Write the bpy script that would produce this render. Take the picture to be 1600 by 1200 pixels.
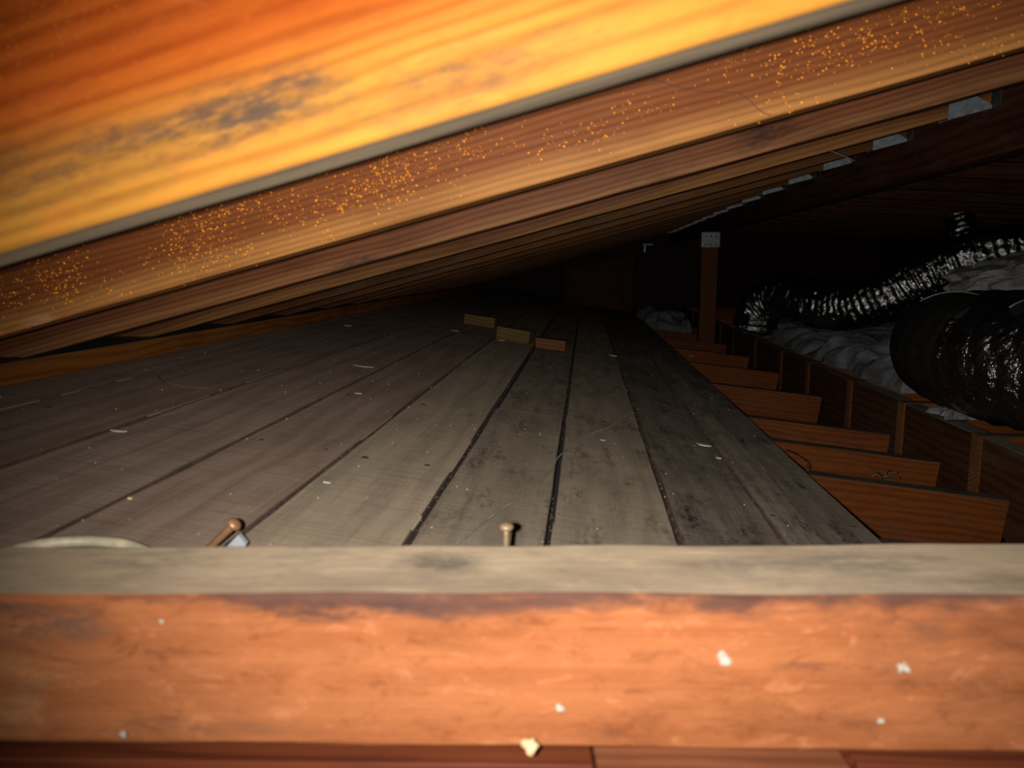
import bpy, bmesh, math, random
from mathutils import Vector, Matrix, Euler, noise
C = bpy.context.scene.collection
for o in list(bpy.data.objects): bpy.data.objects.remove(o)
RND = random.Random(7)

# ---------------------------------------------------------------- camera
TH, PS = math.atan(183/1200), math.atan(115/1200*math.cos(math.atan(183/1200)))
cd = bpy.data.cameras.new('camera'); cam = bpy.data.objects.new('camera', cd); C.objects.link(cam)
cam.rotation_euler = (math.pi/2-TH, 0, PS)
cd.sensor_width = 36; cd.lens = 27; cd.clip_start = 0.02; cd.clip_end = 50
cd.dof.use_dof = True; cd.dof.focus_distance = 1.7; cd.dof.aperture_fstop = 6.2
bpy.context.scene.camera = cam
FW = Vector((-math.sin(PS)*math.cos(TH), math.cos(PS)*math.cos(TH), -math.sin(TH)))
RT = Vector((math.cos(PS), math.sin(PS), 0)); UP = RT.cross(FW)
def ab(px, py):
    d = FW*1200+RT*(px-800)+UP*(600-py); return d.x/d.y, d.z/d.y
def at(px, py, Y):
    a, b = ab(px, py); return Vector((a*Y, Y, b*Y))
H, S = 0.32, 0.13                      # the deck: z = -H - S*x
def deckz(x): return -H-S*x
def on_deck(px, py, lift=0.0):
    a, b = ab(px, py); Y = -(H-lift)/(b+S*a); return Vector((a*Y, Y, b*Y))

# ---------------------------------------------------------------- world and light (the phone's own lamp beside the lens)
sc = bpy.context.scene
w = bpy.data.worlds.new('world'); sc.world = w; w.use_nodes = True
w.node_tree.nodes['Background'].inputs[0].default_value = (1, .9, .8, 1)
w.node_tree.nodes['Background'].inputs[1].default_value = 0.0
ld = bpy.data.lights.new('flash', 'SPOT'); lamp = bpy.data.objects.new('flash', ld); C.objects.link(lamp)
lamp.location = (-0.026, 0.0, 0.001); ld.energy = 24; ld.shadow_soft_size = 0.006; ld.color = (1, .95, .87)
ld.spot_size = math.radians(98); ld.spot_blend = 1.0
lamp.rotation_euler = (math.pi/2-math.radians(8), 0, math.radians(-2))
ld.use_nodes = True
nt = ld.node_tree; em = nt.nodes['Emission']; fo = nt.nodes.new('ShaderNodeLightFalloff')
fo.inputs['Strength'].default_value = 1.0; fo.inputs['Smooth'].default_value = 0.35
nt.links.new(fo.outputs['Quadratic'], em.inputs['Strength'])
vs = sc.view_settings; vs.view_transform = 'Standard'; vs.look = 'None'; vs.gamma = 1; vs.use_curve_mapping = False
vs.exposure = 1.95

# ---------------------------------------------------------------- node helpers
class NT:
    def __init__(s, name):
        s.m = bpy.data.materials.new(name); s.m.use_nodes = True; s.t = s.m.node_tree
        s.b = s.t.nodes['Principled BSDF']
    def n(s, typ, **kw):
        x = s.t.nodes.new(typ)
        for k, v in kw.items(): setattr(x, k, v)
        return x
    def l(s, a, b): s.t.links.new(a, b)
    def val(s, sock, v):
        if hasattr(v, 'is_linked') or isinstance(v, bpy.types.NodeSocket): s.l(v, sock)
        else: sock.default_value = v
    def math(s, op, a, b=0.0, c=0.0, clamp=False):
        x = s.n('ShaderNodeMath', operation=op); x.use_clamp = clamp
        s.val(x.inputs[0], a); s.val(x.inputs[1], b); s.val(x.inputs[2], c); return x.outputs[0]
    def noise(s, vec, scale, detail=4, rough=.55, dist=0.0):
        x = s.n('ShaderNodeTexNoise'); s.l(vec, x.inputs['Vector'])
        x.inputs['Scale'].default_value = scale; x.inputs['Detail'].default_value = detail
        x.inputs['Roughness'].default_value = rough; x.inputs['Distortion'].default_value = dist; return x.outputs['Fac']
    def scale(s, vec, k):
        x = s.n('ShaderNodeVectorMath', operation='MULTIPLY'); s.l(vec, x.inputs[0]); x.inputs[1].default_value = k; return x.outputs[0]
    def ramp(s, f, lo, hi):
        x = s.n('ShaderNodeMapRange'); s.val(x.inputs[0], f); x.inputs[1].default_value = lo; x.inputs[2].default_value = hi
        x.interpolation_type = 'SMOOTHSTEP'; return x.outputs[0]
    def mix(s, f, a, b):
        x = s.n('ShaderNodeMix', data_type='RGBA'); s.val(x.inputs[0], f)
        for so, v in ((x.inputs[6], a), (x.inputs[7], b)):
            if isinstance(v, (tuple, list)): so.default_value = (*v[:3], 1)
            else: s.l(v, so)
        return x.outputs[2]
    def bump(s, h, strength, dist, prev=None):
        x = s.n('ShaderNodeBump'); x.inputs['Strength'].default_value = strength; x.inputs['Distance'].default_value = dist
        s.l(h, x.inputs['Height'])
        if prev is not None: s.l(prev, x.inputs['Normal'])
        return x.outputs[0]

def wood(name, light, dark, ring=55, sap=None, sap_z=(0, .05), stain=(.06, .05, .05), stain_amt=0.0, spots=(), dust=None,
         dust_amt=1.0, rough=.55, band=None, saw=0.0, pores=.5, bump=.35, ringamt=.5, blotch=.35, mott=0.0, spec=.07):
    """grain runs along local X; sap: paler wood towards local z = sap_z[1]..sap_z[0]; spots: (x,y,z,rx,ry,rz,colour,amt,edge)"""
    T = NT(name)
    tc = T.n('ShaderNodeTexCoord'); oi = T.n('ShaderNodeObjectInfo')
    rnd = T.n('ShaderNodeVectorMath', operation='SCALE'); cx = T.n('ShaderNodeCombineXYZ')
    for i in range(3): T.l(oi.outputs['Random'], cx.inputs[i])
    T.l(cx.outputs[0], rnd.inputs[0]); rnd.inputs[3].default_value = 37.3
    ad = T.n('ShaderNodeVectorMath', operation='ADD'); T.l(tc.outputs['Object'], ad.inputs[0]); T.l(rnd.outputs[0], ad.inputs[1])
    P = ad.outputs[0]
    big = T.noise(T.scale(P, (1.3, 9, 9)), 1.0, 3)
    # rings: distorted bands across y/z
    sx = T.n('ShaderNodeSeparateXYZ'); T.l(P, sx.inputs[0])
    r = T.math('ADD', T.math('MULTIPLY', sx.outputs[1], .6), sx.outputs[2])
    r = T.math('ADD', r, T.math('MULTIPLY', big, min(.11, 6/ring)))
    r = T.math('MULTIPLY', r, ring*6.283)
    wv = T.math('MULTIPLY_ADD', T.math('SINE', r), .5, .5)
    wv = T.math('POWER', wv, 1.6)
    fine = T.noise(T.scale(P, (3, 160, 160)), 1.0, 3, .7)
    fine2 = T.noise(T.scale(P, (14, 420, 420)), 1.0, 2, .6)
    g = T.math('ADD', T.math('MULTIPLY', wv, ringamt), T.math('MULTIPLY', fine, pores))
    g = T.math('ADD', g, T.math('MULTIPLY', fine2, pores*.5))
    g = T.ramp(g, .15, .3+ringamt+pores*.75)
    base = light
    if sap:
        so = T.n('ShaderNodeSeparateXYZ'); T.l(tc.outputs['Object'], so.inputs[0])
        zz = T.math('ADD', so.outputs[2], T.math('MULTIPLY', T.math('SUBTRACT', big, .5), .05))
        f = T.ramp(zz, sap_z[1], sap_z[0]); base = T.mix(f, light, sap)
        dk = T.mix(f, dark, tuple(c*.55 for c in sap))
    else: dk = dark
    col = T.mix(g, base, dk)
    bl = T.noise(T.scale(P, (5, 14, 14)), 1.0, 5, .65)
    col = T.mix(T.math('MULTIPLY', T.ramp(bl, .45, .75), blotch), col, tuple(c*.45 for c in dark))
    pale = T.noise(T.scale(P, (9, 22, 22)), 1.0, 4, .7)
    col = T.mix(T.math('MULTIPLY', T.ramp(pale, .52, .8), blotch*.6), col, tuple(min(1, c*1.4) for c in light))
    if mott:
        m1 = T.noise(T.scale(P, (22, 52, 52)), 1.0, 6, .78, .6)
        col = T.mix(T.math('MULTIPLY', T.ramp(m1, .52, .66), mott), col, tuple(c*.62 for c in dark))
        col = T.mix(T.math('MULTIPLY', T.ramp(m1, .47, .34), mott), col, tuple(min(1, c*1.35+max(light)*.06) for c in light))
    if saw:
        sw = T.noise(T.scale(P, (260, 9, 9)), 1.0, 3, .6); col = T.mix(T.math('MULTIPLY', T.ramp(sw, .45, .72), saw), col, tuple(c*.5 for c in dark))
    if stain_amt:
        st = T.math('MULTIPLY', T.ramp(T.noise(T.scale(P, (6, 17, 17)), 1.0, 5, .7), .48, .68), T.ramp(T.noise(T.scale(P, (40, 110, 110)), 1.0, 4, .75), .35, .6))
        col = T.mix(T.math('MULTIPLY', st, stain_amt), col, stain)
    if band:                                              # (z0, z1, colour, amt): a weathered band along an edge
        so2 = T.n('ShaderNodeSeparateXYZ'); T.l(tc.outputs['Object'], so2.inputs[0])
        nn = T.noise(T.scale(P, (11, 12, 22)), 1.0, 4, .6)
        z2 = T.math('ADD', so2.outputs[2], T.math('MULTIPLY', T.math('SUBTRACT', nn, .5), band[4]))
        col = T.mix(T.math('MULTIPLY', T.math('MULTIPLY', T.ramp(z2, band[0], band[1]), T.ramp(T.noise(T.scale(P, (9, 30, 30)), 1.0, 4, .6), .38, .55)), band[3]), col, band[2])
    for (x, y, z, rx, ry, rz, c, amt, brk) in spots:
        su = T.n('ShaderNodeVectorMath', operation='SUBTRACT'); T.l(tc.outputs['Object'], su.inputs[0]); su.inputs[1].default_value = (x, y, z)
        le = T.n('ShaderNodeVectorMath', operation='LENGTH'); T.l(T.scale(su.outputs[0], (1/rx, 1/ry, 1/rz)), le.inputs[0])
        d = T.math('ADD', le.outputs['Value'], T.math('MULTIPLY', T.math('SUBTRACT', T.noise(T.scale(P, (28, 90, 90)), 1.0, 5, .75), .5), brk))
        stk = T.math('MULTIPLY', T.ramp(T.noise(T.scale(P, (22, 75, 75)), 1.0, 6, .8), .40, .56), T.ramp(T.noise(T.scale(P, (60, 330, 330)), 1.0, 3, .7), .3, .55))
        col = T.mix(T.math('MULTIPLY', T.math('MULTIPLY', T.ramp(d, 1.6, .3), T.math('MULTIPLY_ADD', stk, .8, .2)), amt), col, c)
    hgt = g
    if dust:
        ge = T.n('ShaderNodeNewGeometry'); sn = T.n('ShaderNodeSeparateXYZ'); T.l(ge.outputs['Normal'], sn.inputs[0])
        dn = T.noise(T.scale(P, (13, 20, 20)), 1.0, 5, .7)
        dcol = T.mix(T.ramp(dn, .35, .7), dust, tuple(c*.62 for c in dust))
        f = T.math('MULTIPLY', T.ramp(T.math('ADD', sn.outputs[2], T.math('MULTIPLY', T.math('SUBTRACT', dn, .5), .3)), .55, .8), dust_amt)
        col = T.mix(f, col, dcol)
    var = T.n('ShaderNodeHueSaturation'); T.l(col, var.inputs['Color'])
    T.l(T.math('MULTIPLY_ADD', oi.outputs['Random'], .3, .85), var.inputs['Value'])
    T.l(var.outputs[0], T.b.inputs['Base Color'])
    T.b.inputs['Roughness'].default_value = rough; T.b.inputs['Specular IOR Level'].default_value = spec
    T.l(T.bump(bl, bump*.6, .004, T.bump(hgt, bump, .0012)), T.b.inputs['Normal'])
    return T.m

def simple(name, col, rough=.6, metal=0.0, bumps=(), spec=.5, vary=.3, vscale=30, coat=0):
    T = NT(name); tc = T.n('ShaderNodeTexCoord'); P = tc.outputs['Object']
    n = T.noise(P, vscale, 5, .65)
    T.l(T.mix(T.ramp(n, .35, .7), tuple(c*(1-vary) for c in col), tuple(min(1, c*(1+vary*.5)) for c in col)), T.b.inputs['Base Color'])
    T.b.inputs['Roughness'].default_value = rough; T.b.inputs['Metallic'].default_value = metal; T.b.inputs['Specular IOR Level'].default_value = spec
    prev = None
    for sc_, st, di in bumps: prev = T.bump(T.noise(P, sc_, 5, .6), st, di, prev)
    if prev is not None: T.l(prev, T.b.inputs['Normal'])
    if coat: T.b.inputs['Coat Weight'].default_value = coat; T.b.inputs['Coat Roughness'].default_value = rough; T.b.inputs['Coat IOR'].default_value = 1.9; T.b.inputs['IOR'].default_value = 1.7; T.l(prev, T.b.inputs['Coat Normal'])
    return T.m

DUST = (.33, .29, .23)
M = {}
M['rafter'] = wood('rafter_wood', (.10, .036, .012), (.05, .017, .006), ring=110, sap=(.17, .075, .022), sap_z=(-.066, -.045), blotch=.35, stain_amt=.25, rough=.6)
M['rafter_far'] = wood('rafter_wood_dimmed', (.055, .019, .005), (.025, .008, .0025), ring=110, sap=(.085, .035, .009), sap_z=(-.066, -.045), blotch=.5, stain_amt=.4, rough=.65)  # darker copy for the far framing, fading light put into the colour
M['plate'] = wood('plate_wood', (.26, .095, .018), (.15, .05, .012), ring=40, dust=(.12, .105, .085), blotch=.5, stain_amt=.2)
M['joist'] = wood('joist_wood', (.115, .032, .006), (.068, .017, .004), ring=70, dust=(.075, .062, .044), mott=.3, blotch=.4, stain_amt=.25)
M['block'] = wood('block_wood', (.062, .025, .011), (.03, .012, .006), ring=45, dust=(.13, .115, .09), blotch=.5, stain_amt=.4)
M['endgrain'] = wood('joist_end_wood', (.16, .075, .03), (.08, .035, .016), ring=120, blotch=.5, stain_amt=.3)
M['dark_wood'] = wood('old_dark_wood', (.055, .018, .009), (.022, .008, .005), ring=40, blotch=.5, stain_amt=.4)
M['deck'] = wood('deck_board_wood', (.42, .34, .245), (.29, .225, .165), ring=30, ringamt=.25, pores=.55, blotch=.3, saw=.35, stain_amt=.12, stain=(.09, .07, .055), rough=.8, bump=.5, spec=.05)
M['deck_red'] = wood('deck_board_wood_reddish', (.40, .29, .225), (.27, .19, .145), ring=30, ringamt=.25, pores=.5, blotch=.3, saw=.35, stain_amt=.12, stain=(.09, .07, .055), rough=.8, bump=.5, spec=.05)
M['deck_mottled'] = wood('deck_board_wood_mottled', (.40, .325, .24), (.28, .22, .165), ring=30, ringamt=.25, pores=.55, blotch=.3, saw=.4, stain_amt=.8, stain=(.07, .06, .05), rough=.8, bump=.6, spec=.05)
M['deck_stained'] = wood('deck_board_wood_stained', (.26, .215, .165), (.16, .13, .105), ring=30, ringamt=.25, pores=.6, blotch=.5, saw=.4, mott=.35, stain_amt=.95, stain=(.03, .026, .024), rough=.8, bump=.6, spec=.05)
M['board_edge'] = simple('dirt_and_shade_board_edge', (.085, .05, .033), .9)  # board sides: dirt, plus the shade of the seams put into the colour
M['gap_shade'] = simple('black_gap_shade', (.012, .01, .009), .95)
M['offcut'] = wood('offcut_wood', (.13, .08, .026), (.08, .048, .017), ring=70, blotch=.3, stain_amt=.15)
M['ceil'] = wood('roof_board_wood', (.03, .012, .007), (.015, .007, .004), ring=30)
M['metal'] = simple('galvanised_steel', (.17, .19, .21), .45, .4, [(300, .3, .0006)], vary=.3, vscale=60)
M['nail'] = simple('rusty_nail', (.10, .065, .045), .6, .4)
M['nail_bright'] = simple('copper_toned_nail', (.38, .2, .10), .4, .3)
M['clip'] = simple('pale_grey_staple', (.36, .38, .42), .45, .2)
M['cable'] = simple('cream_cable_sheath', (.52, .46, .32), .5)
M['wire'] = simple('grey_green_wire', (.28, .275, .22), .6, 0)
M['chip'] = simple('pale_chip', (.42, .39, .33), .8)
M['yellow_chip'] = simple('yellow_wood_chip', (.72, .52, .28), .8)
M['crumb'] = simple('crumbs', (.34, .29, .23), .85)
M['dirt'] = simple('dark_crumbs', (.07, .055, .045), .9)
M['gyp'] = simple('old_board', (.10, .085, .07), .95, 0, [(60, .4, .004)])
M['film'] = simple('glossy_black_film', (.005, .005, .005), .16, 0, [(38, 1.0, .013)], spec=1.0, coat=1.0)
M['film_small'] = simple('glossy_black_duct_film', (.004, .004, .004), .13, 0, [(42, 1.0, .008)], spec=1.0, coat=1.0)
M['matte_film'] = simple('dull_black_film', (.012, .011, .010), .5, 0, [(18, .3, .01)], spec=.12)
M['insul'] = simple('grey_fibreglass', (.15, .152, .162), .95, 0, [(20, .4, .008), (90, .8, .004), (300, .8, .002)], spec=.05, vary=.45, vscale=14)
M['insul_pale'] = simple('pale_fibreglass', (.20, .20, .195), .95, 0, [(20, .4, .01), (90, .8, .004), (300, .8, .002)], spec=.05, vary=.4, vscale=14)
M['tie'] = simple('grey_tie', (.12, .115, .11), .4)
M['resin'] = simple('amber_resin', (.95, .33, .012), .45, 0, spec=.3, vary=.2)
M['resin_near'] = simple('amber_resin_near', (.5, .2, .03), .5, 0, spec=.3, vary=.2)
M['post'] = wood('post_wood', (.095, .032, .009), (.05, .016, .006), ring=70)
M['scratch'] = simple('dark_crack', (.05, .025, .015), .9)

# ---------------------------------------------------------------- object helpers
def tag(o, label=None, cat=None, group=None, kind=None):
    if label: o['label'] = label
    if cat: o['category'] = cat
    if group: o['group'] = group
    if kind: o['kind'] = kind
    return o
def obj(name, bm, mat, parent=None, mw=None, smooth=False):
    me = bpy.data.meshes.new(name); bmesh.ops.recalc_face_normals(bm, faces=bm.faces); bm.to_mesh(me); bm.free()
    for m in (mat if isinstance(mat, (list, tuple)) else [mat]): me.materials.append(m)
    if smooth: me.polygons.foreach_set('use_smooth', [True]*len(me.polygons))
    o = bpy.data.objects.new(name, me); C.objects.link(o)
    if mw is not None: o.matrix_world = mw
    if parent is not None:
        o.parent = parent
        if parent.type == 'EMPTY' or True:
            o.matrix_parent_inverse = Matrix.Identity(4)
            o.matrix_basis = MW(parent).inverted() @ (mw if mw is not None else Matrix.Identity(4))
    WORLD[o.name] = mw.copy() if mw is not None else Matrix.Identity(4)
    return o
WORLD = {}
def MW(o): return WORLD[o.name]
def empty(name, loc):
    o = bpy.data.objects.new(name, None); C.objects.link(o); o.location = loc; o.empty_display_size = .05
    WORLD[o.name] = Matrix.Translation(loc); return o
def frame(c, xdir, up=(0, 0, 1)):
    x = Vector(xdir).normalized(); y = Vector(up).cross(x).normalized(); z = x.cross(y)
    return Matrix.Translation(c) @ Matrix((x, y, z)).transposed().to_4x4()
def board_bm(L, W, T, jit=.0008, step=.06, bev=.0015, seed=0, endcut=0.0):
    """length along x, width y, thickness z; long edges waver slightly, edges bevelled, ends a little uneven"""
    bm = bmesh.new(); n = max(2, int(L/step)); rows = []
    b = min(bev, W*.2, T*.2)
    prof = [(-W/2+b, -T/2), (W/2-b, -T/2), (W/2, -T/2+b), (W/2, T/2-b), (W/2-b, T/2), (-W/2+b, T/2), (-W/2, T/2-b), (-W/2, -T/2+b)]
    for i in range(n+1):
        x = -L/2+L*i/n; r = []
        for k, (y, z) in enumerate(prof):
            e = noise.noise(Vector((x*9, k//2*3.1+seed*7.7, seed*1.3)))*jit
            e2 = noise.noise(Vector((x*5, k//2*5.3+seed*3.7, 9.1)))*jit
            xx = x + (endcut*y if i in (0, n) else 0)
            r.append(bm.verts.new((xx, y*(1+e/W*2), z*(1+e2/T*2) if T > .01 else z)))
        rows.append(r)
    for a, c in zip(rows, rows[1:]):
        for k in range(8): bm.faces.new((a[k], a[(k+1) % 8], c[(k+1) % 8], c[k]))
    bm.faces.new(rows[0]); bm.faces.new(rows[-1][::-1])
    return bm
def board(name, p0, p1, W, T, mat, parent=None, up=(0, 0, 1), seed=None, **kw):
    p0, p1 = Vector(p0), Vector(p1)
    return obj(name, board_bm((p1-p0).length, W, T, seed=RND.random()*50 if seed is None else seed, **kw), mat, parent, frame((p0+p1)/2, p1-p0, up))
def prism_bm(poly, y0, y1, jit=.0009, step=.05, seed=0):
    """extrude a polygon given in local xz along local y; its edges waver slightly"""
    pts = []
    for i, p in enumerate(poly):
        q = poly[(i+1) % len(poly)]; L = math.dist(p, q); n = max(1, int(L/step))
        nx, nz = -(q[1]-p[1])/max(L, 1e-6), (q[0]-p[0])/max(L, 1e-6)
        for k in range(n):
            t = k/n; e = 0 if k == 0 else noise.noise(Vector((t*L*8+i*11, seed*3.3, 0)))*jit
            pts.append((p[0]+(q[0]-p[0])*t+nx*e, p[1]+(q[1]-p[1])*t+nz*e))
    bm = bmesh.new(); bz = .0012
    rings = []
    for y, s in ((y0, 1), (y0+bz, 0), (y1-bz, 0), (y1, 1)):
        cx = sum(p[0] for p in pts)/len(pts); cz = sum(p[1] for p in pts)/len(pts)
        rings.append([bm.verts.new((x, y, z-(.0012*math.copysign(1, z-cz) if s else 0))) for x, z in pts])
    n = len(pts)
    for a, c in zip(rings, rings[1:]):
        for k in range(n): bm.faces.new((a[k], a[(k+1) % n], c[(k+1) % n], c[k]))
    f0 = bm.faces.new(rings[0]); f1 = bm.faces.new(rings[-1][::-1])
    bmesh.ops.triangulate(bm, faces=[f0, f1])
    return bm
def spline(pts, n):
    pts = [Vector(p) for p in pts]; P = [2*pts[0]-pts[1]]+pts+[2*pts[-1]-pts[-2]]; out = []
    for i in range(len(pts)-1):
        a, b, c, d = P[i:i+4]
        for k in range(n):
            t = k/n; out.append(.5*((2*b)+(c-a)*t+(2*a-5*b+4*c-d)*t*t+(3*b-a-3*c+d)*t**3))
    out.append(pts[-1]); return out
def tube_bm(path, r, seg=10, rf=None, u0=0, u1=1, caps=True, bm=None):
    bm = bm or bmesh.new(); n = len(path); rows = []; up = Vector((0, 0, 1))
    L = [0]
    for a, b in zip(path, path[1:]): L.append(L[-1]+(b-a).length)
    for i, p in enumerate(path):
        u = L[i]/L[-1]
        if u < u0-1e-6 or u > u1+1e-6: continue
        t = (path[min(i+1, n-1)]-path[max(i-1, 0)]).normalized()
        s = t.cross(up)
        s = s.normalized() if s.length > .05 else t.cross(Vector((0, 1, 0))).normalized()
        v = s.cross(t)
        row = []
        for k in range(seg):
            ph = 2*math.pi*k/seg; rr = r*(rf(L[i], ph) if rf else 1)
            row.append(bm.verts.new(p+(s*math.cos(ph)+v*math.sin(ph))*rr))
        rows.append(row)
    for a, c in zip(rows, rows[1:]):
        for k in range(seg): bm.faces.new((a[k], a[(k+1) % seg], c[(k+1) % seg], c[k]))
    if caps: bm.faces.new(rows[0]); bm.faces.new(rows[-1][::-1])
    return bm
def box(bm, c, s, rot=None):
    m = Matrix.Translation(c) @ (rot or Matrix.Identity(4)) @ Matrix.Diagonal((*s, 1))
    return bmesh.ops.create_cube(bm, size=1, matrix=m)['verts']
def ngon_plate(poly, n, t):
    """thin plate of 3-D polygon points with thickness t along n"""
    bm = bmesh.new(); n = Vector(n)*t; a = [bm.verts.new(Vector(p)) for p in poly]; b = [bm.verts.new(Vector(p)+n) for p in poly]
    bm.faces.new(a); bm.faces.new(b[::-1]); k = len(a)
    for i in range(k): bm.faces.new((a[i], a[(i+1) % k], b[(i+1) % k], b[i]))
    return bm

ORD = ['nearest', 'second', 'third', 'fourth', 'fifth', 'sixth', 'seventh', 'eighth', 'ninth', 'tenth', 'eleventh', 'twelfth', 'thirteenth', 'fourteenth', 'fifteenth', 'sixteenth', 'seventeenth']

# ---------------------------------------------------------------- the setting
YEND = 7.6
bm = bmesh.new(); box(bm, (.6, 3.9, -.74), (4.4, 8.4, .02)); o = tag(obj('subfloor', bm, M['gyp']), kind='structure')
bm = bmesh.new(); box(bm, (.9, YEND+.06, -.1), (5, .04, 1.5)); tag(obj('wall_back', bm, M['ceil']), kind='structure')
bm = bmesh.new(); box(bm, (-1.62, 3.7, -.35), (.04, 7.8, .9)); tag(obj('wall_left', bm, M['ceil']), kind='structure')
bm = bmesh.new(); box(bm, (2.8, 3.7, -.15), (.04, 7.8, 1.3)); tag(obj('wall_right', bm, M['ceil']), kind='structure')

# deck: one board per strip between the measured seams, cut to lengths
floor = empty('floor', (0, 0, -H)); tag(floor, kind='structure')
seams = [-1.56, -1.38, -1.21, -1.035, -.857, -.678, -.5085, -.352, -.188, -.039, .121, .262, .326, .411]
gaps = [.003, .003, .003, .003, .0055, .0075, .0045, .0045, .006, .0065, .006, .0035, .0015, 0]
joints = {4: [2.9, 5.2], 5: [4.1, 6.3], 6: [3.3, 5.6], 7: [2.75, 5.3], 8: [1.59, 3.9, 6.1], 9: [3.3, 5.7], 10: [2.75, 5.0], 11: [3.6, 5.9], 12: [4.6]}
tx = Vector((1, 0, -S)).normalized(); nrm = Vector((S, 0, 1)).normalized()
planks = []
for i in range(len(seams)-1):
    xa, xb = seams[i]+gaps[i]/2, seams[i+1]-gaps[i+1]/2
    ys = [.62]+joints.get(i, [3.1, 5.5])+[YEND]
    for y0, y1 in zip(ys, ys[1:]):
        wdt = (xb-xa)*math.sqrt(1+S*S); dx = 0
        if i == 8 and y0 > 1: wdt -= .005; dx = .0025          # the near board of this strip is a little wider
        if i == 9 and y0 > 3: wdt -= .004
        xm = (xa+xb)/2+dx
        c = Vector((xm, (y0+y1)/2, deckz(xm)))-nrm*(.0095+RND.random()*.0012)
        mat = M['deck_stained'] if i in (10, 11, 12) else M['deck_mottled'] if i in (8, 9) else (M['deck_red'] if i <= 6 else M['deck'])
        L = y1-y0-.0025
        o = obj('plank', board_bm(L, wdt, .019, jit=.0016, step=.05, seed=i*3+y0, bev=.0018), mat, floor, frame(c, (0, 1, 0), nrm))
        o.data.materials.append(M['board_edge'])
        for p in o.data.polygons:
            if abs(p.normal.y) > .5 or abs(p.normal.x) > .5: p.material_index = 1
        planks.append((o, xa, xb, y0, y1))
bm = bmesh.new(); box(bm, ((-1.56+.40)/2, 4.11, deckz((-1.56+.40)/2)-.0225), (1.96*1.008, 6.98, .0016), Euler((0, math.atan(S), 0)).to_matrix().to_4x4()); tag(obj('subfloor', bm, M['gap_shade']), kind='structure')  # added black sheet under the boards, stands in for shade in the seams
def nail_head(par, p, r=.0042, h=.0012):
    bm = bmesh.new(); bmesh.ops.create_cone(bm, cap_ends=True, segments=10, radius1=r, radius2=r*.8, depth=h)
    return obj('nail_head', bm, M['nail'], par, Matrix.Translation(p) @ Euler((0, math.atan(S), 0)).to_matrix().to_4x4())
for (o, xa, xb, y0, y1) in planks:
    if xa < -1.0 or y0 > 3.5: continue
    y = 1.10
    while y < min(y1, 3.4):
        if y > y0+.04:
            for fx in (.2, .8):
                if RND.random() < .62:
                    x = xa+(xb-xa)*(fx+RND.uniform(-.06, .06)); yy = y+RND.uniform(-.02, .02)
                    nail_head(o, Vector((x, yy, deckz(x)-.0002)), RND.uniform(.0036, .0062))
        y += .404

# roof boards over both slopes
MR, HR = .265, .102                       # rafter undersides: z = HR + MR*x
def rz(x): return HR+MR*x
XR = .79                                  # near face of the ridge beam
def slab(name, p0, p1, y0, y1, t, mat):
    bm = bmesh.new(); vs_ = []
    for y in (y0, y1):
        vs_.append([bm.verts.new((p0[0], y, p0[1])), bm.verts.new((p1[0], y, p1[1])), bm.verts.new((p1[0], y, p1[1]+t)), bm.verts.new((p0[0], y, p0[1]+t))])
    a, b = vs_; bm.faces.new(a); bm.faces.new(b[::-1])
    for k in range(4): bm.faces.new((a[k], a[(k+1) % 4], b[(k+1) % 4], b[k]))
    return tag(obj(name, bm, mat), kind='structure')
RH = .1455                                # plumb height of a rafter
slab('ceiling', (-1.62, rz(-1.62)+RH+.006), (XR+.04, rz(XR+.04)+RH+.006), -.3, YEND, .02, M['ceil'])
slab('ceiling', (XR+.04, rz(XR)+RH+.014), (2.8, rz(XR)+RH+.014-.05*1.97), -.3, YEND, .02, M['ceil'])

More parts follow.
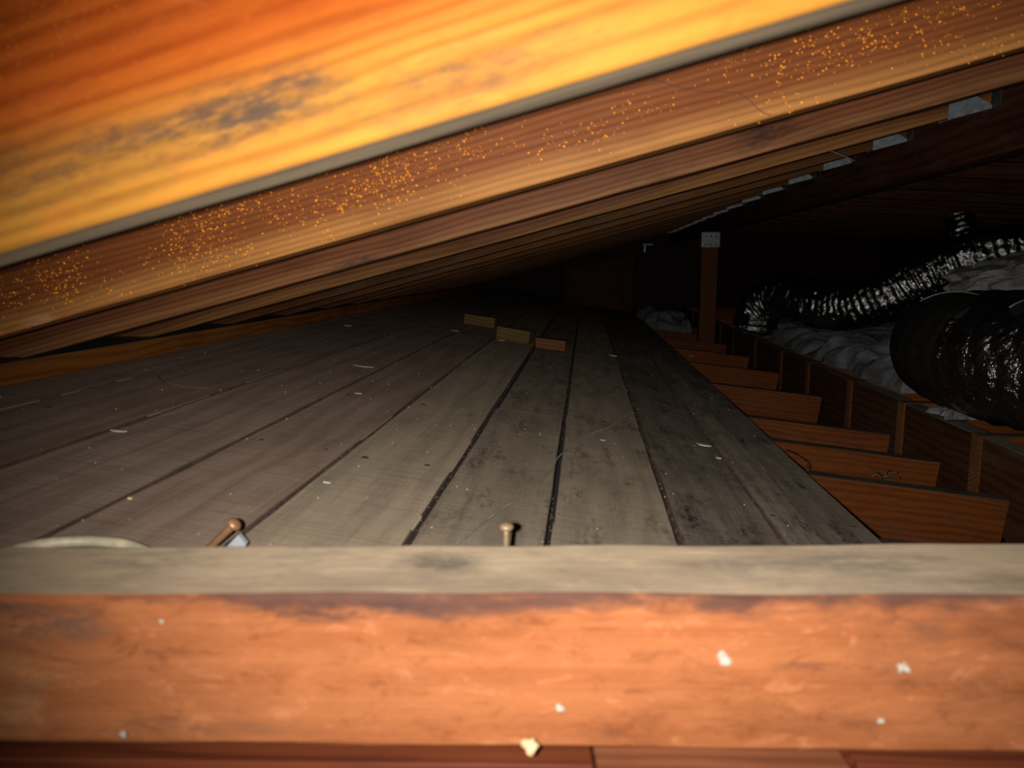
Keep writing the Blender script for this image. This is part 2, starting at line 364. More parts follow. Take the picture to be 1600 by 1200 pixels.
# ---------------------------------------------------------------- rafters on the near slope
AL = math.atan(MR)
def rafter(n):
    y1 = .479+.404*n; y0 = y1-.038
    zs = -.157; xs = (zs-HR)/MR           # seat on the plate
    poly = [(xs, zs), (XR-.003, rz(XR-.003)), (XR-.003, rz(XR-.003)+RH), (-1.36, rz(-1.36)+RH), (-1.36, rz(-1.36)+.09), (-1.20, zs+.0)]
    c = Vector((0, 0, rz(0)+RH/2))
    mw = Matrix.Translation((0, (y0+y1)/2, c.z)) @ Euler((0, -AL, 0)).to_matrix().to_4x4()
    inv = mw.inverted(); lp = [tuple((inv @ Vector((x, (y0+y1)/2, z))).xz) for x, z in poly]
    return mw, prism_bm(lp, -.019, .019, seed=n)
NRAF = 17
def loc(mw, px, py, Y): return mw.inverted() @ at(px, py, Y)
for n in range(NRAF):
    mw, bm = rafter(n)
    yf = .441+.404*n
    if n == 0:
        a = loc(mw, 300, 200, yf); b = loc(mw, 690, 130, yf); c = loc(mw, 60, 270, yf); d = loc(mw, 400, 160, yf)
        g = (.055, .04, .035)
        mat = wood('rafter_wood_golden', (.42, .088, .011), (.26, .042, .006), ring=80, sap=(.46, .20, .03), sap_z=(-.04, .02), ringamt=.45, pores=.65, mott=.15, blotch=.3, rough=.5,
                   dust=None, spots=[(a.x, -.019, a.z, .075, .02, .016, g, .75, 2.2), (d.x, -.019, d.z, .05, .02, .012, g, .65, 2.4), (b.x, -.019, b.z, .075, .02, .014, g, .5, 2.6), (c.x, -.019, c.z, .05, .02, .02, (.12, .06, .03), .6, 2.4)])
        # the sawn underside has weathered grey
        mat2 = wood('weathered_underside', (.36, .28, .19), (.22, .17, .12), ring=90, blotch=.4, stain_amt=.3)
        o = obj('rafter', bm, [mat, mat2], None, mw)
        for p in o.data.polygons:
            if p.normal.z < -.9: p.material_index = 1
        lab = 'nearest roof rafter, golden orange with grey mould stains, across the top of the view'
    elif n == 1:
        cr = loc(mw, 60, 505, yf)
        o = obj('rafter', bm, wood('rafter_wood_specked', (.155, .048, .014), (.085, .024, .008), ring=130, sap=(.30, .13, .038), sap_z=(-.066, -.036), ringamt=.35, blotch=.3, rough=.55,
                spots=[(cr.x, -.019, cr.z, .02, .01, .01, (.36, .22, .12), .6, 2.0)]), None, mw)
        lab = 'second roof rafter, reddish brown speckled with bright amber resin beads'
    elif n == 2:
        k = loc(mw, 1205, 205, yf); k2 = loc(mw, 1400, 190, yf)
        k3 = loc(mw, 560, 410, yf)
        o = obj('rafter', bm, wood('rafter_wood_knotty', (.12, .042, .017), (.06, .021, .009), ring=110, sap=(.17, .075, .03), sap_z=(-.068, -.05), blotch=.5,
                spots=[(k.x, -.019, k.z, .05, .02, .022, (.02, .010, .007), .85, 1.6), (k2.x, -.019, k2.z, .09, .02, .01, (.02, .013, .01), .7, 1.6), (k3.x, -.019, k3.z, .05, .02, .008, (.03, .022, .018), .8, 1.8)]), None, mw)
        lab = 'third roof rafter, dark brown with a big knot near its upper end'
    else:
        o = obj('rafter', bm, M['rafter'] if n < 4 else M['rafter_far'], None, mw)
        lab = f'{ORD[n]} roof rafter counted from the viewer, ' + ('its upper end in a grey metal hanger' if n < 10 else 'far back in the dark')
    tag(o, lab, 'rafter', 'sloping roof rafters')
    if n == 1:
        # resin beads: clustered tiny drops on the face
        bb = bmesh.new(); rr = random.Random(3); cnt = 0
        while cnt < 1700:
            px = rr.uniform(-10, 1600); t = rr.random()
            ytop, ybot = 415-.2926*px if px < 1410 else 0, 530-.2812*px
            py = ytop+(ybot-ytop)*rr.betavariate(1.6, 2.2)
            d = noise.noise(Vector((px/130, py/60, 2.2)))+.5*noise.noise(Vector((px/35, py/30, 5)))
            wgt = .25+(.55 if px < 650 else .1)+(.35 if 560 < px < 760 else 0)+(.25 if px > 1100 else 0)
            if rr.random() > max(.03, wgt*(.5+d*1.6)): continue
            if py < 1: continue
            p = at(px, py, yf); r = rr.choice((.0004, .0005, .0006, .0008, .0011))
            bmesh.ops.create_icosphere(bb, subdivisions=1, radius=r, matrix=Matrix.Translation(mw.inverted() @ p) @ Euler((rr.random()*6, rr.random()*6, 0)).to_matrix().to_4x4())
            cnt += 1
        tag(obj('resin_beads', bb, M['resin'], o, mw, smooth=True), 'tiny bright amber resin drops', kind='stuff')
        pts = [at(x, y, yf-.0002) for x, y in ((1018, 124), (1060, 136), (1100, 143), (1150, 145), (1172, 158), (1186, 172), (1205, 181))]
        tag(obj('crack', tube_bm(spline(pts, 4), .0004, 5), M['scratch'], o), 'thin dark crack')
    if n == 0:
        bb = bmesh.new(); rr = random.Random(5)
        for k in range(140):
            px, py = rr.gauss(40, 60), rr.gauss(30, 25)
            if k > 95: px, py = rr.uniform(0, 900), rr.uniform(0, 260)
            a_, b_ = ab(px, py)
            if b_*yf < rz(a_*yf)+.01: continue
            bmesh.ops.create_icosphere(bb, subdivisions=1, radius=rr.uniform(.0003, .0008), matrix=Matrix.Translation(mw.inverted() @ at(px, py, yf)))
        tag(obj('resin_beads', bb, M['resin_near'], o, mw, smooth=True), 'scattered amber resin drops', kind='stuff')
    if n >= 3:
        # metal hanger holding the rafter at the ridge beam
        y0, y1 = .441+.404*n, .479+.404*n
        hg = empty('joist_hanger', (XR-.04, y0, rz(XR-.04)))
        tag(hg, (f'galvanised metal hanger under the upper end of the {ORD[n]} rafter' if n < 12 else f'tiny metal hanger on the {ORD[n]} rafter, far back'), 'hanger', 'metal hangers along the ridge beam')
        xl = XR-.082
        for yy, sg in ((y0, -1), (y1, 1)):
            pl = [(xl, yy, rz(xl)-.002), (XR-.002, yy, rz(XR)-.004), (XR-.002, yy, rz(XR)+.002), (XR-.034, yy, rz(XR-.034)+.030), (xl, yy, rz(xl)+.038)]
            obj('side_plate', ngon_plate(pl, (0, sg, 0), .0022), M['metal'], hg)
        pl = [(xl, y0-.002, rz(xl)-.003), (XR-.002, y0-.002, rz(XR)-.004), (XR-.002, y1+.002, rz(XR)-.004), (xl, y1+.002, rz(xl)-.003)]
        obj('seat_plate', ngon_plate(pl, (0, 0, 1), .0018), M['metal'], hg)
        pl = [(XR, y0-.032, rz(XR)-.004), (XR, y0, rz(XR)-.004), (XR, y0, rz(XR)+.11), (XR, y0-.032, rz(XR)+.11)]
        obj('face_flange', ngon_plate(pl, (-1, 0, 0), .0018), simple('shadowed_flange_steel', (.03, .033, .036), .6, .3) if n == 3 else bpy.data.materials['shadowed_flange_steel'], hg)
        if n < 8:
            for q in ((.02, .028), (.05, .026)):
                bb = bmesh.new(); bmesh.ops.create_icosphere(bb, subdivisions=2, radius=.003, matrix=Matrix.Translation((xl+q[0], y0-.002, rz(xl+q[0])+q[1])))
                obj('nail_head', bb, M['metal'], hg, smooth=True)
# drooping wire from the fourth rafter
pts = [at(1265, 225, 1.66), at(1285, 232, 1.66), at(1310, 240, 1.66), at(1334, 251, 1.66)]
tag(obj('wire_scrap', tube_bm(spline(pts, 5), .0009, 6), M['tie']), 'short thin wire hanging off the fourth rafter near the first hangers', 'wire')

# ridge beam
o = board('ridge_beam', (XR+.0225, -.25, .336), (XR+.0225, YEND, .336), .045, .242, M['dark_wood'], jit=.001)
tag(o, 'long dark brown ridge beam running away at upper right, carrying the rafter hangers', 'beam')
bb = bmesh.new()
# rafters on the far slope
for n in range(NRAF):
    y = .46+.404*n
    z0 = rz(XR)+RH+.012-.07
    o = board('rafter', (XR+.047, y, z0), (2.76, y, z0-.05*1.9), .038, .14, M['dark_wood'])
    tag(o, f'{ORD[n]} dark rafter from the front beyond the ridge beam, nearly level' if n >= 3 else f'{ORD[n]} dark rafter from the front beyond the ridge beam, at the edge of the frame', 'rafter', 'rafters beyond the ridge beam')

# ---------------------------------------------------------------- ledger plate along the left
pl = empty('wall_plate', (-1.0, 4, -.18)); tag(pl, 'orange brown flat plate along the left, dusty on top, carrying the rafter ends', 'plate')
for y0, y1 in ((-.2, 3.2), (3.203, 5.9), (5.903, YEND)):
    board('plank', (-1.0475, y0, -.177), (-1.0475, y1, -.177), .185, .038, M['plate'], pl, jit=.001)
bb = bmesh.new()

# ---------------------------------------------------------------- joists right of the deck and under it
def jz(x): return -.3452-.115*x-.0035*max(0, min(1, (.45-x)/.3))
jys = [1.49, 1.78, 2.07, 2.67, 3.26, 3.85, 4.45, 5.05, 5.65, 6.25, 6.85]
up = Vector((.115, 0, 1))
for n, y in enumerate([.72, 1.1]+jys):
    xr = .808
    p0 = Vector((-1.55, y+.019, jz(-1.55)))-up*.0925; p1 = Vector((xr, y+.019, jz(xr)))-up*.0925
    if n < 2: p0.z -= .0; 
    o = board('floor_joist', p0, p1, .038, .184, M['joist'], up=up, jit=.0012)
    tag(o, (f'orange brown joist under the boards hidden behind the big beam, {ORD[n]} of two' if n < 2 else
            f'orange brown joist under the right edge of the boards, {ORD[n-2]} visible past the beam'), 'joist', 'joists under the boards')
# line of blocks and joist ends: top z = -.344
XB = .82; ZT = -.344; HB = .178
sy = [.82/a for a in (.497, .402, .337, .284, .25, .217, .189)]
sy = [sy[0]-.80, sy[0]-.40]+sy
while sy[-1] < 6.6: sy.append(sy[-1]+.405)
for n, y in enumerate(sy):
    vis = n-2
    o = board('ceiling_joist', (XB-.004, y, ZT-HB/2-.001), (2.75, y, ZT-HB/2-.001), .038, HB, M['joist'], jit=.0008)
    o.data.materials.append(M['endgrain'])
    for p in o.data.polygons:
        if p.normal.x < -.9: p.material_index = 1
    tag(o, (f'joist running right from the blocking, pale end showing, {ORD[max(vis, 0)]} from the edge of the frame' if vis >= 0 else
            f'joist right of the frame, {"nearest" if n == 0 else "second nearest"} one beyond the blocking'), 'joist', 'joists right of the blocking')
    if n+1 < len(sy):
        ya, yb = y+.0205, sy[n+1]-.0205
        o = board('blocking', (XB+.019, ya, ZT-HB/2+RND.uniform(-.004, .002)), (XB+.019, yb, ZT-HB/2+RND.uniform(-.004, .002)), .038, HB, M['block'], jit=.001)
        tag(o, (f'dark upright blocking piece between joist ends, {ORD[max(vis, 0)]} from the right edge of the frame' if vis >= 0 else
                f'dark upright blocking piece mostly out of frame, {"first" if n == 0 else "second"} at far right'), 'blocking', 'blocking between joist ends')

# ---------------------------------------------------------------- foreground beam
fl, fr = Vector((-.357, .4167)), Vector((.271, .474)); d = (fr-fl).normalized()
def fp(x, off=0.0):
    t = (x-fl.x)/d.x; p = fl+d*t; return Vector((p.x-d.y*off, p.y+d.x*off))
cx = -.04; W_ = .088; Ht = .102; ZTOP = -.2
c2 = fp(cx, W_/2)
mw = Matrix.Translation((c2.x, c2.y, ZTOP-Ht/2)) @ Matrix.Rotation(math.atan2(d.y, d.x), 4, 'Z')
bm = bmesh.new(); nx, LB = 70, 1.62
def bev(k): return [(-W_/2+.002, -Ht/2), (W_/2, -Ht/2), (W_/2, Ht/2-.002), (W_/2-.003, Ht/2), (-W_/2+.0035, Ht/2), (-W_/2, Ht/2-.0035), (-W_/2, -Ht/2+.002)]
rows = []
for i in range(nx+1):
    x = -LB/2+LB*i/nx; s = x/LB
    r = []
    for k, (y, z) in enumerate(bev(0)):
        e = noise.noise(Vector((x*14, k*2.1, 4.4)))*.0016; e2 = noise.noise(Vector((x*11, k*4.7, 1.4)))*.0014
        yy = y+(s*.022 if y > 0 else 0); zz = z-(s*.018 if z < 0 else 0)
        r.append(bm.verts.new((x, yy+e, zz+e2)))
    rows.append(r)
for a, b in zip(rows, rows[1:]):
    for k in range(7): bm.faces.new((a[k], a[(k+1) % 7], b[(k+1) % 7], b[k]))
bm.faces.new(rows[0]); bm.faces.new(rows[-1][::-1])
def lb(px, py, Y): return mw.inverted() @ at(px, py, Y)
sp = []
for px, py, rx, rz_, c, amt in ((520, 948, .035, .008, (.07, .04, .035), .85), (640, 945, .025, .006, (.07, .04, .035), .8), (1130, 945, .04, .006, (.09, .045, .035), .7), (1440, 945, .035, .007, (.06, .04, .035), .85),
                                (60, 950, .03, .014, (.12, .07, .05), .9), (150, 955, .02, .012, (.13, .08, .06), .8), (60, 1075, .018, .02, (.50, .27, .13), .6), (330, 1120, .05, .006, (.15, .08, .05), .5), (80, 1020, .02, .01, (.42, .22, .09), .5), (1290, 1072, .022, .003, (.11, .045, .03), .6), (940, 960, .01, .004, (.1, .05, .04), .6),
                                (1490, 1020, .012, .005, (.12, .06, .04), .5)):
    p = lb(px, py, .44); sp.append((p.x, -W_/2, p.z, rx, .03, rz_, c, amt, 1.6))
for px, py in ((680, 888),):
    p = lb(px, py, .5); sp.append((p.x, 0, Ht/2, .03, .03, .03, (.10, .09, .08), .0, 1.5))
o = obj('beam', bm, [wood('beam_wood', (.40, .142, .055), (.27, .078, .027), ring=26, ringamt=.12, pores=.4, blotch=.6, mott=.55, rough=.6, stain_amt=.35, stain=(.15, .06, .035), band=(.036, .046, (.075, .04, .035), .85, .035), spots=sp),
                    wood('beam_top_dust', (.56, .43, .29), (.40, .30, .215), ring=15, ringamt=.2, pores=.4, blotch=.5, mott=.35, stain_amt=.6, stain=(.22, .19, .16), rough=.85,
                         spots=[(lb(690, 888, .5).x, .01, Ht/2, .028, .02, .03, (.10, .09, .08), .8, 1.6), (lb(1320, 868, .52).x, .01, Ht/2, .06, .02, .03, (.13, .12, .115), .6, 2.2)])], None, mw)
for p in o.data.polygons:
    if p.normal.z > .9: p.material_index = 1
tag(o, 'thick orange beam lying across the bottom of the view, grey dusty top', 'beam')
# pale flecks of plaster stuck on its face
def fleck(px, py, Y, r, mat, name, label, par=None, seed=1, cat='chip', flat=.5, group=None):
    bm = bmesh.new(); bmesh.ops.create_icosphere(bm, subdivisions=3, radius=1)
    for v in bm.verts:
        k = .8+.75*noise.noise(v.co*1.1+Vector((seed*3.1, 0, 0))); v.co = Vector((v.co.x*k*r, v.co.y*r*flat*k, v.co.z*k*r))
    o = obj(name, bm, mat, par, Matrix.Translation(at(px, py, Y)))
    if par is None: tag(o, label, cat, group)
    return o
def beamY(px):      # depth of the face of the beam under this pixel column
    a, _ = ab(px, 1050); lo = .3
    for _ in range(20): lo = fp(a*lo).y
    return lo
for k, (px, py, r) in enumerate(((1131, 1028, .0052), (1412, 1043, .0038), (875, 1106, .0028), (1376, 1126, .0022), (252, 971, .0016))):
    fleck(px, py, beamY(px)-.0005, r, M['chip'], 'plaster_fleck', None, o, seed=k)
# members just under the beam
zb = ZTOP-Ht
def under(px0, px1, off, label, mat, dz=0):
    y0 = beamY(px0); y1 = beamY(px1)
    xa, xb = ab(px0, 1180)[0]*y0, ab(px1, 1180)[0]*y1
    pa, pb = fp(xa, off+.02), fp(xb, off+.02)
    o = board('blocking', (pa.x, pa.y, zb-.066+dz), (pb.x, pb.y, zb-.071+dz), .04, .1, mat, jit=.001)
    return tag(o, label, 'blocking', 'pieces under the beam')
MU = wood('under_beam_wood', (.19, .05, .02), (.10, .024, .012), ring=90, ringamt=.5, pores=.6, blotch=.3)
MU2 = wood('under_beam_wood_pale', (.30, .105, .05), (.19, .06, .028), ring=80, blotch=.4)
under(-120, 928, .012, 'long dark red strip under the beam at bottom left', MU)
under(932, 1343, .004, 'paler middle strip under the beam, standing slightly proud', MU2, -.003)
under(1350, 1760, .010, 'dark red strip under the beam at bottom right corner', MU, -.002)
fleck(829, 1166, .418, .0052, M['yellow_chip'], 'wood_chip', 'pale yellow chip stuck under the beam at bottom centre', seed=4)
fleck(192, 1148, .408, .0022, M['chip'], 'plaster_chip', 'small white speck on the lower edge of the beam at left', seed=8)

# ---------------------------------------------------------------- nails and wires on the deck close to the beam
def nail(base, top, r, hr, mat, label, bend=0.0):
    base, top = Vector(base), Vector(top); e = empty('nail', base); tag(e, label, 'nail')
    mid = (base+top)/2+Vector((-bend, 0, bend*.3))
    path = spline([base, mid, top], 6); obj('shank', tube_bm(path, r, 10), mat, e, smooth=True)
    bm = bmesh.new(); t = (path[-1]-path[-2]).normalized()
    q = Vector((0, 0, 1)).rotation_difference(t).to_matrix().to_4x4()
    bmesh.ops.create_uvsphere(bm, u_segments=14, v_segments=8, radius=hr, matrix=Matrix.Translation(top) @ q @ Matrix.Diagonal((1, 1, .6, 1)))
    obj('head', bm, mat, e, smooth=True); return e
def to_deck(p): return Vector((p.x, p.y, deckz(p.x)))
nail(to_deck(at(301, 925, .64)), at(366, 819, .63), .0036, .0066, M['nail_bright'], 'copper coloured nail leaning behind the left part of the beam', .001)
bm = ngon_plate([to_deck(at(335, 925, .66)), to_deck(at(372, 925, .66)), at(384, 850, .66), at(372, 836, .66), at(362, 846, .66)], (0, 1, 0), .006)
tag(obj('cable_staple', bm, M['clip']), 'pale grey staple beside the copper coloured nail', 'staple')
nail(to_deck(at(788, 940, .645)), at(791, 823, .64), .0024, .0066, simple('tarnished_nail', (.30, .21, .12), .5, .2), 'dull round headed nail standing behind the middle of the beam')
pts = [(-150, 950), (-80, 905), (0, 868), (50, 853), (100, 847), (150, 846), (200, 852), (240, 868), (270, 890)]
path = []
for k, (x, y) in enumerate(pts):
    p = on_deck(x, y, .012); p.y = min(p.y, .70); a, b = ab(x, y); path.append(Vector((a*p.y, p.y, max(b*p.y, deckz(a*p.y)+.004))))
tag(obj('cable', tube_bm(spline(path, 8), .0052, 12), M['cable'], smooth=True), 'cream coloured cable arching behind the left end of the beam', 'cable')
pts = [(700, 862), (728, 838), (770, 805), (815, 775), (845, 750), (865, 728), (872, 715), (895, 695), (925, 677), (955, 666), (975, 652), (992, 643)]
path = [on_deck(x, y, .004+.002*math.sin(k*1.3)) for k, (x, y) in enumerate(pts)]
tag(obj('wire', tube_bm(spline(path, 6), .0013, 8), M['wire'], smooth=True), 'thin grey green wire lying across the middle boards', 'wire')
pts = [(1228, 703), (1240, 708), (1252, 716), (1262, 724), (1262, 734)]
path = [on_deck(x, y, .004+(.01 if k in (1, 2) else 0)) for k, (x, y) in enumerate(pts)]
tag(obj('wire_scrap', tube_bm(spline(path, 4), .0011, 6), M['nail']), 'short dark curl of wire at the right edge of the boards', 'wire')

# ---------------------------------------------------------------- offcuts on the deck
def offcut(px, py, wpx, hpx, rot, label, mat, tilt=0.0):
    p = on_deck(px, py); k = p.y/1200
    L, hh = wpx*k, hpx*k
    c = p+nrm*(hh/2+.0006)
    mw = Matrix.Translation(c) @ Euler((0, math.atan(S)+tilt, 0)).to_matrix().to_4x4() @ Matrix.Rotation(rot, 4, 'Z')
    o = obj('wood_offcut', board_bm(L, .06, hh, jit=.0012, seed=px*.01, step=.03), mat, None, mw)
    return tag(o, label, 'offcut')
offcut(751, 509, 50, 16, math.radians(-9), 'left and farthest of three pale wood offcuts on the boards', M['offcut'])
offcut(804, 533, 54, 20, math.radians(-14), 'middle of three pale wood offcuts on the boards', M['offcut'])
offcut(859, 545, 46, 16, math.radians(3), 'right, reddest and nearest of three wood offcuts on the boards', wood('offcut_wood_red', (.14, .055, .022), (.08, .03, .013), ring=60))

# ---------------------------------------------------------------- chips and crumbs on the deck
def chip(px, py, lpx, wpx, ang, name, label, mat=None, group=None, seed=0):
    p = on_deck(px, py, .0); k = p.y/1200; L, W = lpx*k, wpx*k*2.4
    rr = random.Random(seed+px); n = 9; poly = []
    for i in range(n):
        t = 2*math.pi*i/n; r = rr.uniform(.75, 1.15)
        poly.append((math.cos(t)*L/2*r, math.sin(t)*W/2*r))
    bm = bmesh.new(); a = []; b = []
    for x, y in poly:
        c = (x/L)**2*.12*L; a.append(bm.verts.new((x, y, c))); b.append(bm.verts.new((x*.95, y*.9, c+.0016)))
    bm.faces.new(a[::-1]); bm.faces.new(b)
    for i in range(n): bm.faces.new((a[i], a[(i+1) % n], b[(i+1) % n], b[i]))
    o = obj(name, bm, mat or M['chip'], None, Matrix.Translation(p) @ Euler((0, math.atan(S), 0)).to_matrix().to_4x4() @ Matrix.Rotation(ang, 4, 'Z'))
    return tag(o, label, 'chip', group)
chip(186, 674, 30, 5, .2, 'paint_chip', 'curled white chip on the boards at left, the longest there')
chip(511, 754, 18, 4, -.1, 'paint_chip', 'white chip on the boards beside a seam, left of centre')
chip(1100, 696, 26, 6, -.2, 'paint_chip', 'pale chip on the stained boards at right, larger of the pair', seed=3)
chip(1123, 716, 10, 4, 0, 'paint_chip', 'small pale chip just below the larger one on the stained boards')
chip(942, 688, 9, 4, .5, 'paint_chip', 'small white chip close to the thin wire')
chip(568, 573, 44, 4, .15, 'wood_sliver', 'long thin grey sliver on the boards at centre left', simple('grey_sliver', (.30, .26, .2), .8))
chip(711, 517, 14, 4, 0, 'wood_chip', 'pale chip left of the three offcuts')
chip(783, 532, 14, 3, 0, 'wood_chip', 'pale sliver in front of the middle offcut')
chip(958, 556, 14, 4, 0, 'wood_chip', 'tan chip at the end of a board seam, right of the offcuts', M['yellow_chip'])
chip(543, 509, 12, 4, 0, 'wood_chip', 'grey chip on the far boards under the rafters')
chip(1080, 556, 10, 5, 0, 'paint_chip', 'small white chip at the far right edge of the boards')
chip(560, 615, 12, 4, .3, 'paint_chip', 'small pale chip on the middle boards left of the wire')
chip(203, 779, 9, 4, .3, 'paint_chip', 'tan chip on the boards above the copper coloured nail', M['yellow_chip'])
bm = bmesh.new(); rr = random.Random(11)
for k in range(420):
    x = rr.uniform(-.93, .40); y = .68+rr.random()**1.5*1.9; r = rr.choice((.0004, .0005, .0006, .0009, .0014))
    bmesh.ops.create_icosphere(bm, subdivisions=1, radius=r, matrix=Matrix.Translation((x, y, deckz(x)+r*.4)))
tag(obj('crumbs', bm, M['crumb']), 'fine pale crumbs scattered over the boards', 'crumbs', kind='stuff')
bm = bmesh.new()
for s, lo, hi in ((-.039, .72, 1.05), (-.039, 1.35, 2.4), (.121, .7, 3.0), (-.188, .7, 2.2), (-.352, .7, 2.4), (.262, .8, 2.2), (.30, .8, 2.0)):
    for k in range(int((hi-lo)*60)):
        x = s+rr.gauss(0, .0012); y = rr.uniform(lo, hi); r = rr.uniform(.0005, .0015)
        bmesh.ops.create_icosphere(bm, subdivisions=1, radius=r, matrix=Matrix.Translation((x, y, deckz(x)-rr.uniform(.0, .004))) @ Matrix.Diagonal((1, 1.6, .8, 1)))
tag(obj('seam_dirt', bm, simple('seam_dirt', (.11, .075, .055), .95)), 'brown dirt packed into the board seams', 'dirt', kind='stuff')
pts = [on_deck(x, y, .0006) for x, y in ((245, 586), (254, 595), (270, 601), (292, 605), (318, 606), (346, 602))]
tag(obj('curved_scratch', tube_bm(spline(pts, 5), .0013, 5), simple('worn_mark', (.10, .065, .045), .9), planks[0][0].parent), 'dark curved scratch')
# twiggy debris on the first joist
bb = bmesh.new(); base = at(1380, 745, 1.52); base.z = jz(base.x)+.001
for k in range(6):
    a = k*1.1; p1 = base+Vector((.03*math.cos(a), .012*math.sin(a), .004+.012*(k % 2)))
    tube_bm([base+Vector((0, 0, .003)), (base+p1)/2+Vector((0, 0, .006)), p1], .0011, 5, bm=bb)
tag(obj('twig', bb, M['nail']), 'small tangle of dark twigs on top of the nearest visible joist', 'twig')

# ---------------------------------------------------------------- post under the ridge beam
e = empty('post', (.79, 4.93, -.45)); tag(e, 'upright wooden post with a grey metal cap beneath the ridge beam', 'post')
p0 = at(1117.5, 545, 4.9)
board('shaft', (XR-.026, 4.95, -.55), (XR-.026, 4.95, .205), .089, .1, M['post'], e, up=(1, 0, 0))
bm = bmesh.new(); box(bm, (XR-.026, 4.899, .165), (.11, .004, .09)); box(bm, (XR-.0785, 4.95, .165), (.004, .1, .09)); box(bm, (XR+.0265, 4.95, .165), (.004, .1, .09))
obj('cap_plate', bm, M['metal'], e)
for k in range(6):
    bm = bmesh.new(); bmesh.ops.create_icosphere(bm, subdivisions=1, radius=.006, matrix=Matrix.Translation((XR-.056+.03*(k % 3), 4.896, .135+.05*(k//3))))
    obj('nail_head', bm, M['nail'], e)

# ---------------------------------------------------------------- far framing in the dark
for px, lab in ((886, 'left'), (975, 'right')):
    p = at(px, 430, 6.4)
    tag(board('wall_stud', (p.x, 6.4, -.5), (p.x, 6.4, .02 if lab == 'left' else .12), .04, .045, M['rafter_far'], up=(1, 0, 0)), f'{lab} of two dim upright studs at the far end', 'stud')
p, q = at(889, 430, 6.44), at(990, 430, 6.44)
bm = ngon_plate([(p.x, 6.44, -.42), (q.x, 6.44, -.52), (q.x, 6.44, .08), (p.x, 6.44, .0)], (0, 1, 0), .02)
tag(obj('plywood_panel', bm, M['dark_wood']), 'dark panel between the two far studs', 'panel')
p = at(1012, 386, 6.2)
bm = bmesh.new(); box(bm, p+Vector((.0, 0, .02)), (.075, .003, .008)); box(bm, p+Vector((-.022, 0, -.01)), (.014, .003, .06)); box(bm, p+Vector((.0, .02, .02)), (.075, .04, .004))
tag(obj('metal_bracket', bm, M['metal']), 'tiny shiny metal bracket in the dark left of the post', 'bracket')

# ---------------------------------------------------------------- ducts
def N(x, y, z): return noise.noise(Vector((x, y, z)))
# big duct, comes from the right edge and bends away at its far end
e = empty('flexible_duct', (.97, 1.6, -.34)); tag(e, 'large black flexible duct bulging in from the right edge of the frame', 'duct')
path = spline([(1.6, 1.37, -.203), (1.25, 1.39, -.203), (1.04, 1.50, -.203), (.925, 1.71, -.203), (.90, 1.93, -.2), (.97, 2.13, -.2), (1.14, 2.25, -.2), (1.5, 2.31, -.2)], 24)
RB = .135
tot = sum((b-a).length for a, b in zip(path, path[1:]))
def smooth_rf(l, ph): return 1+.03*N(l*5, math.cos(ph)*1.2, math.sin(ph)*1.2)+.010*math.sin(l*95+.6*N(l*3, ph, 0)*6)+.01*N(l*12, math.cos(ph)*5, math.sin(ph)*5)
def crump_rf(l, ph):
    c, s = math.cos(ph), math.sin(ph)
    v = 1.0+.05*abs(math.sin(l*math.pi/.05+3.2*N(c*1.3, s*1.3, l*3)))*(.65+.7*N(c*3, s*3, l*9))+.02*N(l*45, c*6, s*6)+.008*N(l*110, c*16, s*16)
    return v
obj('far_sleeve', tube_bm(path, RB, 72, smooth_rf, .49, 1), M['matte_film'], e, smooth=True)
obj('crumpled_film', tube_bm(spline(path, 6), RB*.985, 160, crump_rf, .35, .50), M['film'], e, smooth=True)
obj('near_sleeve', tube_bm(path, RB*1.04, 72, smooth_rf, 0, .358), M['matte_film'], e, smooth=True)
def tie(u, ph0, ph1):
    i = int(u*(len(path)-1)); p = path[i]; t = (path[i+1]-path[i-1]).normalized(); s = t.cross(Vector((0, 0, 1))).normalized(); v = s.cross(t)
    pts = [p+(s*math.cos(a)+v*math.sin(a))*RB*1.035 for a in [ph0+(ph1-ph0)*k/10 for k in range(11)]]
    obj('tie_strap', tube_bm(pts, .0018, 8), M['tie'], e, smooth=True)
tie(.62, math.radians(60), math.radians(125)); tie(.42, math.radians(55), math.radians(120))

# slim duct, ribbed and wrinkled
def small_duct(ctrl, R, label, name='flexible_duct', amp=1.0):
    pth = spline([Vector(p) for p in ctrl], 60)
    def rf(l, ph):
        c, s = math.cos(ph), math.sin(ph)
        rib = math.sin(l*2*math.pi/.026+ph)
        return 1+amp*(.022*rib+.06*N(l*34, c*5, s*5)+.02*N(l*90, c*8, s*8)+.03*N(l*5, c, s))
    o = obj(name, tube_bm(pth, R, 84, rf), M['film_small'], None, smooth=True)
    return tag(o, label, 'duct')
Q = lambda px, py, Y: tuple(at(px, py, Y))
small_duct([Q(1178, 512, 3.75), Q(1188, 478, 3.72), Q(1222, 462, 3.6), Q(1270, 474, 3.4), Q(1330, 478, 3.25), Q(1385, 462, 3.15), Q(1430, 440, 3.1), Q(1480, 418, 3.05), Q(1560, 396, 3.0), Q(1680, 390, 3.0)], .098,
           'slim wrinkled shiny black flexible duct lying behind the big duct')
small_duct([Q(1520, 460, 3.45), Q(1510, 420, 3.45), Q(1505, 380, 3.5), Q(1498, 340, 3.55)], .055, 'short upright shiny black duct stub rising behind the pale batt')

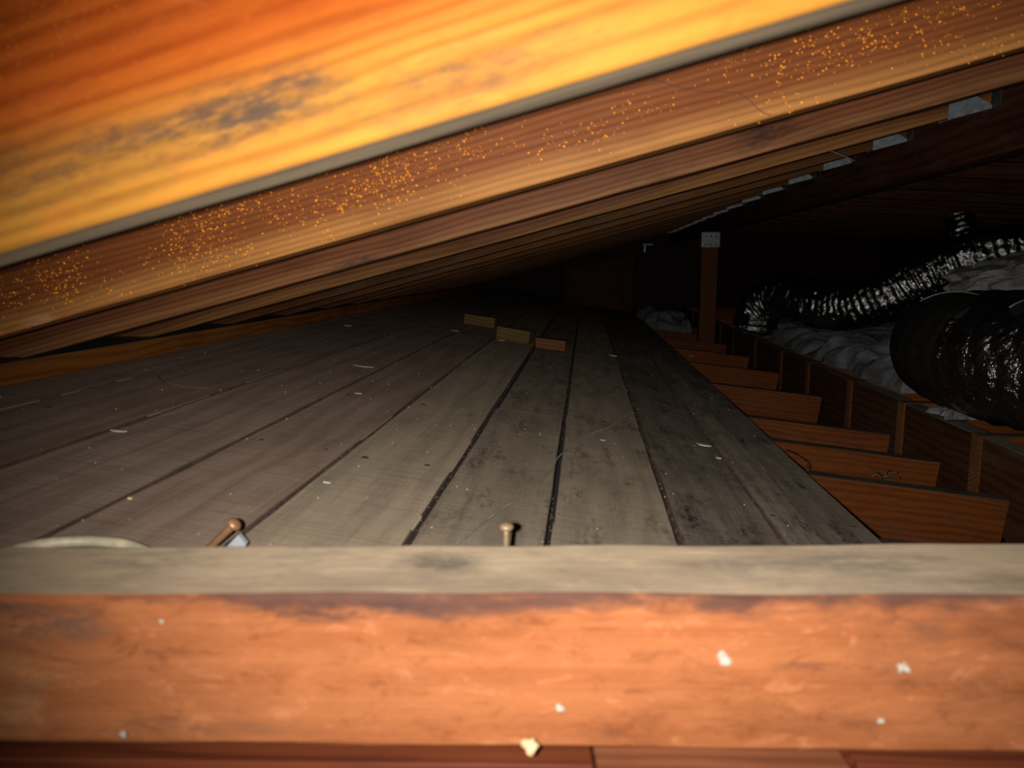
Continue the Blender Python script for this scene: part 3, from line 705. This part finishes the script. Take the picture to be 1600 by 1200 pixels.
# ---------------------------------------------------------------- insulation
def batt(name, cells, label, mat, seed, thick=.06, res=70, amp=.035):
    """fluffy batt: a height field over a quadrilateral with rounded, ragged rim and a flat base"""
    A, B, Cc, D = [Vector(c) for c in cells]; bm = bmesh.new(); top = []; bot = []
    for j in range(res+1):
        v = j/res; rt = []; rb = []
        for i in range(res+1):
            u = i/res; p = (A*(1-u)+B*u)*(1-v)+(D*(1-u)+Cc*u)*v
            e = min(u, 1-u, v, 1-v); ed = min(1, e/.13); prof = math.sqrt(max(0, 1-(1-ed)**2))
            wob = Vector((N(u*5, v*5, seed), N(u*5, v*5, seed+9), 0))*.05
            h = thick*prof*(1+.9*N(p.x*6, p.y*6, seed))+amp*.8*(N(p.x*9, p.y*14, seed+2)+.35*N(p.x*20, p.y*33, seed)+.10*N(p.x*40, p.y*90, seed))*prof
            rt.append(bm.verts.new(p+wob+Vector((0, 0, max(.002, h))))); rb.append(bm.verts.new(p+wob))
        top.append(rt); bot.append(rb)
    for j in range(res):
        for i in range(res):
            bm.faces.new((top[j][i], top[j][i+1], top[j+1][i+1], top[j+1][i])); bm.faces.new((bot[j][i], bot[j+1][i], bot[j+1][i+1], bot[j][i+1]))
    for i in range(res):
        bm.faces.new((top[0][i], bot[0][i], bot[0][i+1], top[0][i+1])); bm.faces.new((top[res][i], top[res][i+1], bot[res][i+1], bot[res][i]))
        bm.faces.new((top[i][0], top[i+1][0], bot[i+1][0], bot[i][0])); bm.faces.new((top[i][res], bot[i][res], bot[i+1][res], top[i+1][res]))
    o = obj(name, bm, mat, None, smooth=True); return tag(o, label, 'insulation')
zt = ZT+.001
batt('insulation_batt', [(.865, 2.17, zt), (1.6, 2.17, zt), (1.7, 3.1, zt), (.865, 3.1, zt)], 'grey fibreglass batt over the joists between the blocking and the big duct', M['insul'], 1)
batt('insulation_batt', [(.865, 3.16, zt), (1.9, 3.16, zt), (1.9, 4.3, zt), (.865, 4.3, zt)], 'grey fibreglass batt under the slim shiny duct', M['insul'], 5, thick=.05)
batt('insulation_batt', [(.42, 5.05, -.50), (.70, 5.05, -.50), (.74, 6.3, -.50), (.35, 6.3, -.48)], 'dim grey fibreglass heap on the far floor left of the post', M['insul'], 8, thick=.13, amp=.05)
batt('insulation_batt', [(.83, 1.80, zt), (.90, 1.80, zt), (.90, 1.90, zt), (.83, 1.90, zt)], 'small tuft of fibreglass poking out beneath the big duct', M['insul'], 12, thick=.02, res=40, amp=.006)
# pale batt lying in a heap above the big duct at the right edge
def lump(name, c, s, label, mat, seed, rot=0):
    bm = bmesh.new(); bmesh.ops.create_icosphere(bm, subdivisions=6, radius=1)
    for v in bm.verts:
        p = v.co.copy(); sg = Vector([math.copysign(abs(t)**.75, t) for t in p])
        k = 1+.18*N(p.x*2+seed, p.y*2, p.z*2)+.09*N(p.x*5, p.y*5+seed, p.z*7)+.022*N(p.x*7, p.y*7, p.z*20+seed)+.006*N(p.x*20, p.y*20, p.z*50)
        v.co = Vector((sg.x*s[0], sg.y*s[1], sg.z*s[2]))*k
    o = obj(name, bm, mat, None, Matrix.Translation(c) @ Matrix.Rotation(rot, 4, 'Y'), smooth=True); return tag(o, label, 'insulation')
lump('insulation_batt', at(1672, 430, 2.62), (.36, .20, .09), 'pale grey fibreglass batt heaped above the big duct at the right edge', M['insul_pale'], 3, math.radians(-8))
